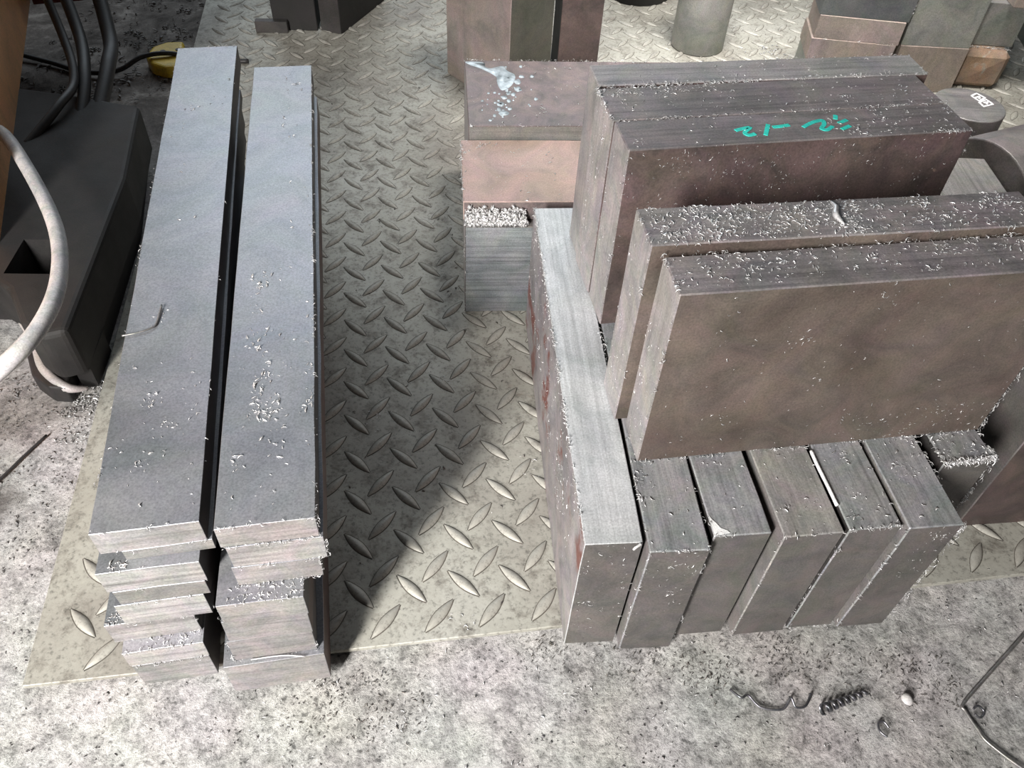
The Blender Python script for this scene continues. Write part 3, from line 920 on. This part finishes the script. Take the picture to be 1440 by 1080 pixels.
# dark feet at the top
T1 = block('steel_block', (-0.702, 2.155, 0.0008), 0.08, 0.116, 0.16, 0.30, {'*': CASTIRON}, 'dark upright block at the top, left one of a pair', 'steel block')
T2 = block('steel_block', (-0.578, 2.170, 0.0008), -0.33, 0.062, 0.25, 0.30, {'*': CASTIRON, 'front': DARKSIDE}, 'dark upright block at the top, right one of a pair', 'steel block')
T3 = block('steel_block', (-0.745, 2.130, 0.0008), 0.10, 0.085, 0.022, 0.03, {'*': DARKSIDE}, 'low dark offcut in front of the left dark upright block', 'steel block')

# ------------------------------------------------------------------ machine at the left
mach = empty('saw_machine', (-0.70, 0.85, -0.0085))
tag(mach, 'dark cast-iron machine base with orange cover at the left edge', 'machine')
def prism(pts, z0, z1, bev=0.012):
    bm = bmesh.new()
    lo = [bm.verts.new((x, y, z0)) for x, y in pts]
    f = bm.faces.new(lo)
    if f.normal.z > 0:
        f.normal_flip()
    r = bmesh.ops.extrude_face_region(bm, geom=[f])
    bmesh.ops.translate(bm, vec=(0, 0, z1 - z0), verts=[g for g in r['geom'] if isinstance(g, bmesh.types.BMVert)])
    bmesh.ops.recalc_face_normals(bm, faces=bm.faces)
    if bev:
        es = [e for e in bm.edges if e.calc_face_angle() > 0.2 and max(v.co.z for v in e.verts) > z1 - 1e-5]
        bmesh.ops.bevel(bm, geom=es, offset=bev, segments=3, profile=0.5, affect='EDGES')
    return bm
ml = lambda pts: [(x + 0.70, y - 0.85) for x, y in pts]
foot = ml([(-0.672, 0.848), (-0.705, 0.832), (-0.745, 0.855), (-0.80, 0.93), (-0.86, 0.965), (-1.7, 0.93), (-1.7, 1.62), (-0.95, 1.53), (-0.795, 1.50), (-0.731, 1.247)])
body_top = prism(foot, 0.045, 0.138, 0.010)
body = from_bm('base_casting', body_top, (CASTIRON,), mach)
# square hole through the top, cut as real geometry
cut = from_bm('cutter', box_bm(0.072, 0.088, 0.2, 0, 0, seg=1, x0=0, y0=0, z0=-0.0), (CASTIRON,))
cut.matrix_world = Matrix.Translation((-0.822, 0.965, 0.06)) @ Matrix.Rotation(0.08, 4, 'Z')
bpy.context.view_layer.update()
md = body.modifiers.new('hole', 'BOOLEAN')
md.object = cut
md.operation = 'DIFFERENCE'
md.solver = 'EXACT'
dg = bpy.context.evaluated_depsgraph_get()
new_me = bpy.data.meshes.new_from_object(body.evaluated_get(dg))
body.modifiers.clear()
old = body.data
body.data = new_me
bpy.data.meshes.remove(old)
bpy.data.objects.remove(cut)
inset = ml([(-0.690, 0.935), (-0.73, 0.90), (-0.80, 0.985), (-0.86, 1.0), (-1.68, 0.96), (-1.68, 1.60), (-0.95, 1.51), (-0.81, 1.48), (-0.742, 1.247)])
from_bm('base_foot', prism(inset, 0.0, 0.046, 0), (CASTIRON,), mach)
pad = from_bm('void_pad', prism(ml([(-0.815, 0.935), (-0.80, 0.90), (-0.765, 0.845), (-0.728, 0.822), (-0.70, 0.822), (-0.715, 0.90)]), 0.0, 0.034, 0.004), (RUBBER,), mach)  # black pad added to stand in for the shaded void under the arch
pad['label'] = 'black pad in place of the dark void under the lip'
# right foot touching the floor
from_bm('base_foot', prism(ml([(-0.674, 0.860), (-0.696, 0.853), (-0.722, 0.905), (-0.70, 0.94), (-0.684, 0.94)]), 0.0, 0.046, 0), (CASTIRON,), mach)
lip = tube('casting_lip', [(-0.825 + 0.70, 0.948 - 0.85, 0.047), (-0.785 + .70, 0.908 - .85, 0.043), (-0.75 + .70, 0.858 - .85, 0.037), (-0.705 + .70, 0.829 - .85, 0.028), (-0.682 + .70, 0.843 - .85, 0.012)], 0.011, CASTLIP, mach, radii=[0.003, 0.006, 0.008, 0.008, 0.003])
lip['label'] = 'pale lip of the casting with its light painted in'
# orange cover standing on the base: its right face runs from (-0.865,1.045) to (-1.22,1.95)
ca = [(-0.862, 1.036), (-1.75, 0.70), (-2.1, 1.65), (-1.235, 1.985)]
cov = from_bm('orange_cover', prism(ml(ca), 0.1375, 0.62, 0.006), (ORANGE,), mach)
cov['label'] = 'orange painted sheet metal cover'
rp = from_bm('red_bracket', prism(ml([(-1.205, 1.93), (-1.235, 2.0), (-1.13, 2.04), (-1.10, 1.97)]), 0.1375, 0.34, 0.004), (REDRAG,), mach)
rp['label'] = 'dark red bracket'

# grey hose, black hoses
hose = tube('grey_hose', [(-1.02, 1.31, 0.155), (-0.938, 1.261, 0.20), (-0.830, 1.139, 0.212), (-0.7045, 0.970, 0.228), (-0.628, 0.824, 0.252),
                          (-0.602, 0.716, 0.266), (-0.622, 0.645, 0.26), (-0.71, 0.60, 0.20), (-0.83, 0.60, 0.10), (-0.96, 0.62, 0.004)], 0.0112, HOSE, None, 14, 10)
tag(hose, 'pale grey hose curving in from the left edge in front of the machine', 'hose')
h1 = tube('black_hose', [(-1.25, 1.95, 0.50), (-1.10, 1.86, 0.32), (-0.985, 1.70, 0.19), (-0.925, 1.56, 0.15), (-0.905, 1.46, 0.115)], 0.0125, RUBBER, None, 10, 8)
tag(h1, 'black rubber hose nearest the orange cover', 'hose')
h2 = tube('black_hose', [(-1.17, 2.0, 0.46), (-1.02, 1.88, 0.27), (-0.935, 1.73, 0.165), (-0.90, 1.62, 0.148), (-0.882, 1.49, 0.110)], 0.0155, RUBBER, None, 10, 8)
tag(h2, 'thicker black rubber hose right of the other one', 'hose')
h3 = tube('black_hose', [(-1.12, 1.82, 0.40), (-1.0, 1.66, 0.22), (-0.935, 1.54, 0.16), (-0.93, 1.44, 0.150), (-0.96, 1.34, 0.120)], 0.009, RUBBER, None, 10, 8)
tag(h3, 'thin black hose crossing behind the two thicker ones', 'hose')
yc = from_bm('cable_connector', prism([(x + 0.92, y - 1.94) for x, y in [(-0.9701, 1.9328), (-0.9685, 1.9798), (-0.9427, 2.0114), (-0.9001, 2.0212), (-0.8641, 1.8853), (-0.9021, 1.8742), (-0.9413, 1.8912)]], 0, 0.028, 0.009), (YELLOW,))
yc.location = (-0.92, 1.94, -0.0085)
tag(yc, 'yellow plastic connector lying on the floor behind the left stack', 'connector')
for p in ((-0.012, 0.015), (0.022, 0.03)):
    s_ = from_bm('screw_hole', cyl_bm(0.007, 0.002, 12, 0.0004), (RUBBER,), yc)
    s_.location = (p[0], p[1], 0.0276)
cb = tube('black_cable', [(-1.30, 1.935, 0.0), (-1.20, 1.905, -0.003), (-1.10, 1.868, -0.003), (-1.02, 1.875, 0.004), (-0.965, 1.91, 0.026), (-0.90, 1.935, 0.026), (-0.83, 1.95, 0.004), (-0.72, 1.96, 0.006)], 0.006, RUBBER, None, 8, 8)
tag(cb, 'thin black cable running over the yellow connector', 'cable')

# ------------------------------------------------------------------ loose wires and swarf curls
zf = -0.0085
rod = tube('bent_wire', [(0.90, 0.685, zf + .002), (0.713, 0.522, zf + .002), (0.640, 0.459, zf + .002), (0.597, 0.421, zf + .002), (0.596, 0.412, zf + .002), (0.604, 0.390, zf + .002), (0.614, 0.372, zf + .002), (0.66, 0.335, zf + .002), (0.75, 0.29, zf + .002)], 0.0021, WIRE, None, 8, 6)
tag(rod, 'thin steel wire bent into an angle on the concrete at lower right', 'wire')
def helix(name, p0, p1, r0, r1, turns, w, mat):
    p0, p1 = Vector(p0), Vector(p1)
    d = (p1 - p0)
    ax = d.normalized()
    n1 = ax.cross(Vector((0, 0, 1))).normalized()
    n2 = ax.cross(n1)
    n = int(turns * 14)
    bm = bmesh.new()
    prev = None
    for i in range(n + 1):
        t = i / n
        a = t * turns * 2 * math.pi
        r = r0 + (r1 - r0) * t
        row = []
        for off, rr in ((-w, r), (w, r), (w, r - 0.0007), (-w, r - 0.0007)):
            row.append(bm.verts.new(p0 + d * t + ax * off + (n1 * math.cos(a) + n2 * math.sin(a)) * rr))
        if prev:
            for j in range(4):
                bm.faces.new((prev[j], prev[(j + 1) % 4], row[(j + 1) % 4], row[j]))
        else:
            bm.faces.new(row)
        prev = row
    bm.faces.new(prev[::-1])
    bmesh.ops.recalc_face_normals(bm, faces=bm.faces)
    return from_bm(name, bm, (mat,), None, True)
cl = helix('swarf_coil', (0.411, 0.400, zf + 0.0075), (0.474, 0.4265, zf + 0.004), 0.0072, 0.0035, 7, 0.0027, BLUED)
tag(cl, 'tight dark blued swarf spiral lying on the concrete', 'swarf')
c2 = tube('swarf_curl', [(0.300, 0.420, zf + .003), (0.312, 0.409, zf + .006), (0.322, 0.414, zf + .003), (0.336, 0.400, zf + .002), (0.363, 0.399, zf + .003), (0.374, 0.412, zf + .008), (0.380, 0.402, zf + .004), (0.393, 0.405, zf + .004), (0.402, 0.421, zf + .004)], 0.0016, BLUED, None, 6, 6)
tag(c2, 'loose dark swarf curl left of the blued spiral', 'swarf')
c3 = tube('swarf_curl', [(0.492, 0.384, zf + .003), (0.487, 0.391, zf + .004), (0.480, 0.389, zf + .003), (0.480, 0.379, zf + .003), (0.487, 0.373, zf + .003)], 0.0014, BLUED, None, 6, 6)
tag(c3, 'small ring-shaped dark swarf curl near the pale pebble', 'swarf')
c4 = tube('swarf_curl', [(0.606, 0.414, zf + .004), (0.613, 0.418, zf + .006), (0.619, 0.411, zf + .004), (0.612, 0.404, zf + .003), (0.605, 0.407, zf + .006)], 0.0015, BLUED, None, 6, 6)
tag(c4, 'small dark swarf ring in the bend of the wire', 'swarf')
bm = bmesh.new()
bmesh.ops.create_icosphere(bm, subdivisions=2, radius=0.0075)
for v in bm.verts:
    v.co = v.co * (1 + 0.25 * noise.noise(v.co * 160)) * 1.0
    v.co.z *= 0.7
pb = from_bm('pebble', bm, (PEBBLE,), None, True)
pb.location = (0.525, 0.421, zf + 0.004)
tag(pb, 'round whitish pebble on the concrete right of the swarf spiral', 'pebble')
stk = tube('dark_stick', [(-0.765, 0.622, zf + .003), (-0.744, 0.666, zf + .002), (-0.729, 0.708, zf + .002), (-0.712, 0.752, zf + .002)], 0.002, RUBBER, None, 6, 4)
tag(stk, 'thin dark stick on the concrete at the left edge', 'stick')
zL1, zR1 = 0.2932, 0.3112
bw = tube('bent_wire', [(-0.4755, 0.683, zL1 + .0018), (-0.460, 0.689, zL1 + .002), (-0.446, 0.6985, zL1 + .002), (-0.442, 0.708, zL1 + .002), (-0.446, 0.740, zL1 + .003)], 0.0012, WIRE, None, 6, 5)
tag(bw, 'short thin bent wire lying on the topmost left bar', 'wire')
ws = tube('white_sliver', [(0.3625, 0.612, HB + .0025), (0.3660, 0.590, HB + .0025), (0.3720, 0.560, HB + .0025), (0.3765, 0.535, HB + .0025)], 0.0022, WHITEP, None, 6, 4)
tag(ws, 'white metal sliver lying between the third and fourth slabs', 'sliver')
pl = LO + lu * 0.0 + lv_ * 0.004
lsv = tube('long_sliver', [(pl[0] - 0.022, pl[1] - 0.004, 0.0718), (pl[0] + 0.012, pl[1] + 0.003, 0.0722), (pl[0] + 0.040, pl[1] + 0.004, 0.0716)], 0.0009, CHIP, None, 6, 5)
lsv.location = (0, -0.003, 0)
tag(lsv, 'bright curved sliver on the ledge of the lowest right-column bar', 'sliver')
pk = block('steel_peg', tuple((LO + lu * 0.068 + lv_ * 0.02).tolist()) + (0.118,), LY, 0.018, 0.006, 0.006, {'*': CHIP},
           'small bright offcut poking out beside the right column of bars', 'offcut', bev=0.0006, rag=0.0003)
pk.location.x = LB['R5'].location.x + 0.0551 * lu[0] + 0.02 * lv_[0]
pk.location.y = LB['R5'].location.y + 0.0555 * lu[1] + 0.02 * lv_[1] - 0.0005 + 0.055 * 0
flap = tube('swarf_curl', [(0.3235, 0.735, 0.513), (0.3255, 0.722, 0.515), (0.3225, 0.708, 0.515), (0.329, 0.694, 0.5135)], 0.003, CHIP, None, 6, 5, radii=[0.001, 0.003, 0.0035, 0.001])
tag(flap, 'curved pale chip standing out on the chip-covered plate top', 'swarf')
# chisel-shaped sliver at the bright bar's front corner
cs = tube('white_sliver', [(0.1425, 0.4650, 0.239), (0.1445, 0.4655, 0.243), (0.150, 0.4685, 0.2458)], 0.0016, CHIP, None, 6, 4)
tag(cs, 'short bright sliver at the front right corner of the bright-topped bar', 'sliver')

# ------------------------------------------------------------------ loose chips
loose('chips_on_top_bar', [(LB['L1'], 'top', 70, (0.03, 0.97), (0.02, 0.98), 0.45), (LB['L1'], 'top', 60, (0.3, 0.95), (0.02, 0.25), 0.5)],
      'sparse bright chips on the topmost left bar', (0.002, 0.007))
loose('chips_on_top_bar', [(LB['R1'], 'top', 170, (0.03, 0.97), (0.02, 0.42), 0.55), (LB['R1'], 'top', 60, (0.2, 0.6), (0.12, 0.3), 0.7), (LB['R1'], 'top', 40, (0.5, 1), (0.4, 0.98), 0.3)],
      'bright chips strewn over the near half of the topmost right bar', (0.002, 0.008))
loose('chips_on_ledge', [(LB['R4'], 'top', 90, (0.1, 1), (0.0, 0.022), 0.4), (LB['L6'], 'top', 50, (0, 1), (0, 0.016), 0.5), (LB['L2'], 'top', 36, (0.1, 0.28), (0.004, 0.012), 0.3), (LB['L5'], 'top', 50, (0.02, 0.22), (0, 0.02), 0.4)],
      'bright chips caught on the ledges between the bar ends', (0.002, 0.006))
loose('chips_on_plate_top', [(C2, 'top', 1000, (0.02, 0.55), (0.05, 0.98), 0.5), (C2, 'top', 420, (0.5, 0.98), (0.05, 0.98), 0.6)],
      'dense bright chips covering the plate behind the front brown plate', (0.0015, 0.0062))
loose('chips_on_plate_top', [(C1, 'top', 260, (0.0, 0.35), (0.15, 1), 0.55), (C1, 'top', 220, (0.35, 1), (0.2, 1), 0.5), (C1, 'top', 130, (0.65, 1), (0.6, 1), 0.5)],
      'scattered bright chips on the top of the front brown plate', (0.0014, 0.0058))
loose('chips_on_plate_top', [(D2, 'top', 200, (0.0, 1), (0.1, 1), 0.5), (D2, 'top', 170, (0, 0.35), (0.72, 1), 0.6), (D3, 'top', 110, (0.1, 1), (0, 1), 0.5)],
      'bright chips on the two rearmost plate tops', (0.0014, 0.0055))
loose('chips_on_plate_top', [(D1, 'top', 130, (0.6, 1), (0, 1), 0.5), (D1, 'top', 50, (0, 1), (0.1, 1), 0.2)],
      'sparse bright chips at the right end of the turquoise-marked plate', (0.002, 0.006))
loose('chips_on_block_top', [(E1, 'top', 170, (0, 0.75), (0, 1), 0.4), (E2, 'top', 60, (0.02, 0.6), (0, 1), 0.3)],
      'sparse bright chips on the pinkish and purple-brown block tops', (0.002, 0.008))
loose('chips_on_slab_top', [(SB[0], 'top', 60, (0, 0.4), (0.1, 0.27), 0.7), (SB[0], 'top', 30, (0, 1), (0, 0.25), 0.3), (SB[1], 'top', 30, (0, 1), (0, 0.25), 0.5), (SB[2], 'top', 40, (0, 1), (0, 0.23), 0.5),
                            (SB[3], 'top', 60, (0, 1), (0, 0.23), 0.5), (SB[4], 'top', 90, (0.1, 1), (0.02, 0.26), 0.6), (SB[5], 'top', 160, (0, 1), (0, 0.2), 0.5)],
      'bright chips lying on the tops of the upright slabs', (0.002, 0.007))
# piled granular chips in front of the pinkish block
n = 950
x = rng.uniform(-0.093, 0.006, n)
f_ = rng.uniform(0, 1, n)
P = np.stack([x, 1.0845 + (x + 0.0935) * 0.1054 + f_ * 0.0145, 0.1900 + rng.uniform(0, 1, n) * (0.004 + 0.024 * f_)], 1)
NN = np.tile(np.array([0, -0.5, 0.85]), (n, 1)) + rng.normal(0, 0.5, (n, 3))
heap = chips_mesh('chip_heap', P, NN, sizes(n, 0.006, 0.011), CHIP, curl=1.1, thick=0.34, lift=0.6)
tag(heap, 'row of piled silvery chips under the front edge of the pinkish block', 'metal chips', None, 'stuff')

def ground_chips(name, n, region, z, label, size, mat, thick=0.15, clump=0.5, cat='metal chips', keep=None):
    x0, x1, y0, y1 = region
    k = max(4, n // 22)
    cx, cy = rng.uniform(x0, x1, k), rng.uniform(y0, y1, k)
    i = rng.integers(0, k, n)
    pick = rng.random(n) < clump
    x = np.where(pick, cx[i] + rng.normal(0, 0.012, n), rng.uniform(x0, x1, n))
    y = np.where(pick, cy[i] + rng.normal(0, 0.012, n), rng.uniform(y0, y1, n))
    l1 = (x - PO[0]) * pe1[0] + (y - PO[1]) * pe1[1]
    l2 = (x - PO[0]) * pe2[0] + (y - PO[1]) * pe2[1]
    on = (l1 > 0.004) & (l2 > 0.004)
    m = on if z == 0 else ~((l1 > -0.006) & (l2 > -0.006))
    if keep:
        m &= np.array([keep(a, c) for a, c in zip(x, y)])
    x, y = x[m], y[m]
    P = np.stack([x, y, np.full(len(x), z)], 1)
    NN = np.tile(np.array([0.0, 0, 1]), (len(x), 1)) + rng.normal(0, 0.15, (len(x), 3))
    c = np.array([P[:, 0].mean(), P[:, 1].mean(), z])
    o = chips_mesh(name, P - c, NN, sizes(len(P), *size), mat, curl=1.0, thick=thick, lift=0.5)
    o.location = c
    return tag(o, label, cat, None, 'stuff')
free = lambda a, c: not covered(a, c)
ground_chips('chips_on_floor_plate', 520, (-0.35, 0.9, 0.45, 2.4), 0.0, 'small bright chips scattered over the chequer plate', (0.002, 0.007), CHIP, keep=free)
ground_chips('dark_debris_on_plate', 800, (-0.55, 0.9, 0.40, 2.4), 0.0, 'dark crumbs and slivers scattered over the chequer plate', (0.002, 0.007), DULLCHIP, 0.25, keep=free)
ground_chips('chips_on_concrete', 1100, (-0.8, 0.8, 0.22, 0.62), zf - 0.003, 'bright chips scattered over the concrete floor', (0.002, 0.006), CHIP, 0.18)
ground_chips('grit_on_concrete', 4200, (-0.85, 0.85, 0.2, 0.7), zf - 0.004, 'dark grit and crumbs scattered over the concrete floor', (0.0012, 0.0048), GRITM, 0.32, 0.45, 'grit')
ground_chips('grit_on_concrete', 900, (-0.86, -0.62, 0.55, 0.92), zf - 0.004, 'dark grit on the concrete beside the machine foot', (0.002, 0.007), GRITM, 0.32, 0.6, 'grit')
ground_chips('swarf_by_slabs', 1200, (0.05, 0.60, 0.42, 0.50), zf - 0.003, 'dark fuzzy swarf gathered on the concrete along the slab row', (0.002, 0.007), DULLCHIP, 0.13, 0.7, 'swarf')
ground_chips('swarf_by_bars', 420, (-0.22, -0.08, 0.33, 0.42), zf - 0.003, 'dark swarf patch on the concrete by the bar stack corner', (0.002, 0.0065), DULLCHIP, 0.16, 0.6, 'swarf')
ground_chips('chips_by_machine', 420, (-0.70, -0.62, 0.74, 0.88), zf - 0.003, 'silvery chips heaped on the concrete beside the machine foot', (0.003, 0.008), CHIP, 0.25, 0.5)
ground_chips('far_debris', 700, (-1.25, -0.85, 1.75, 2.5), zf - 0.002, 'brown rubble and dirt on the floor at the back left', (0.005, 0.016), GRITM, 0.3, 0.6, 'rubble')
# chips along the left side of the far piles
ground_chips('chips_by_piles', 160, (0.62, 0.69, 1.98, 2.25), 0.0, 'silvery chips along the left side of the far piles', (0.005, 0.013), CHIP, 0.25, 0.4)

for o in bpy.data.objects:
    if 'dims' in o:
        del o['dims']
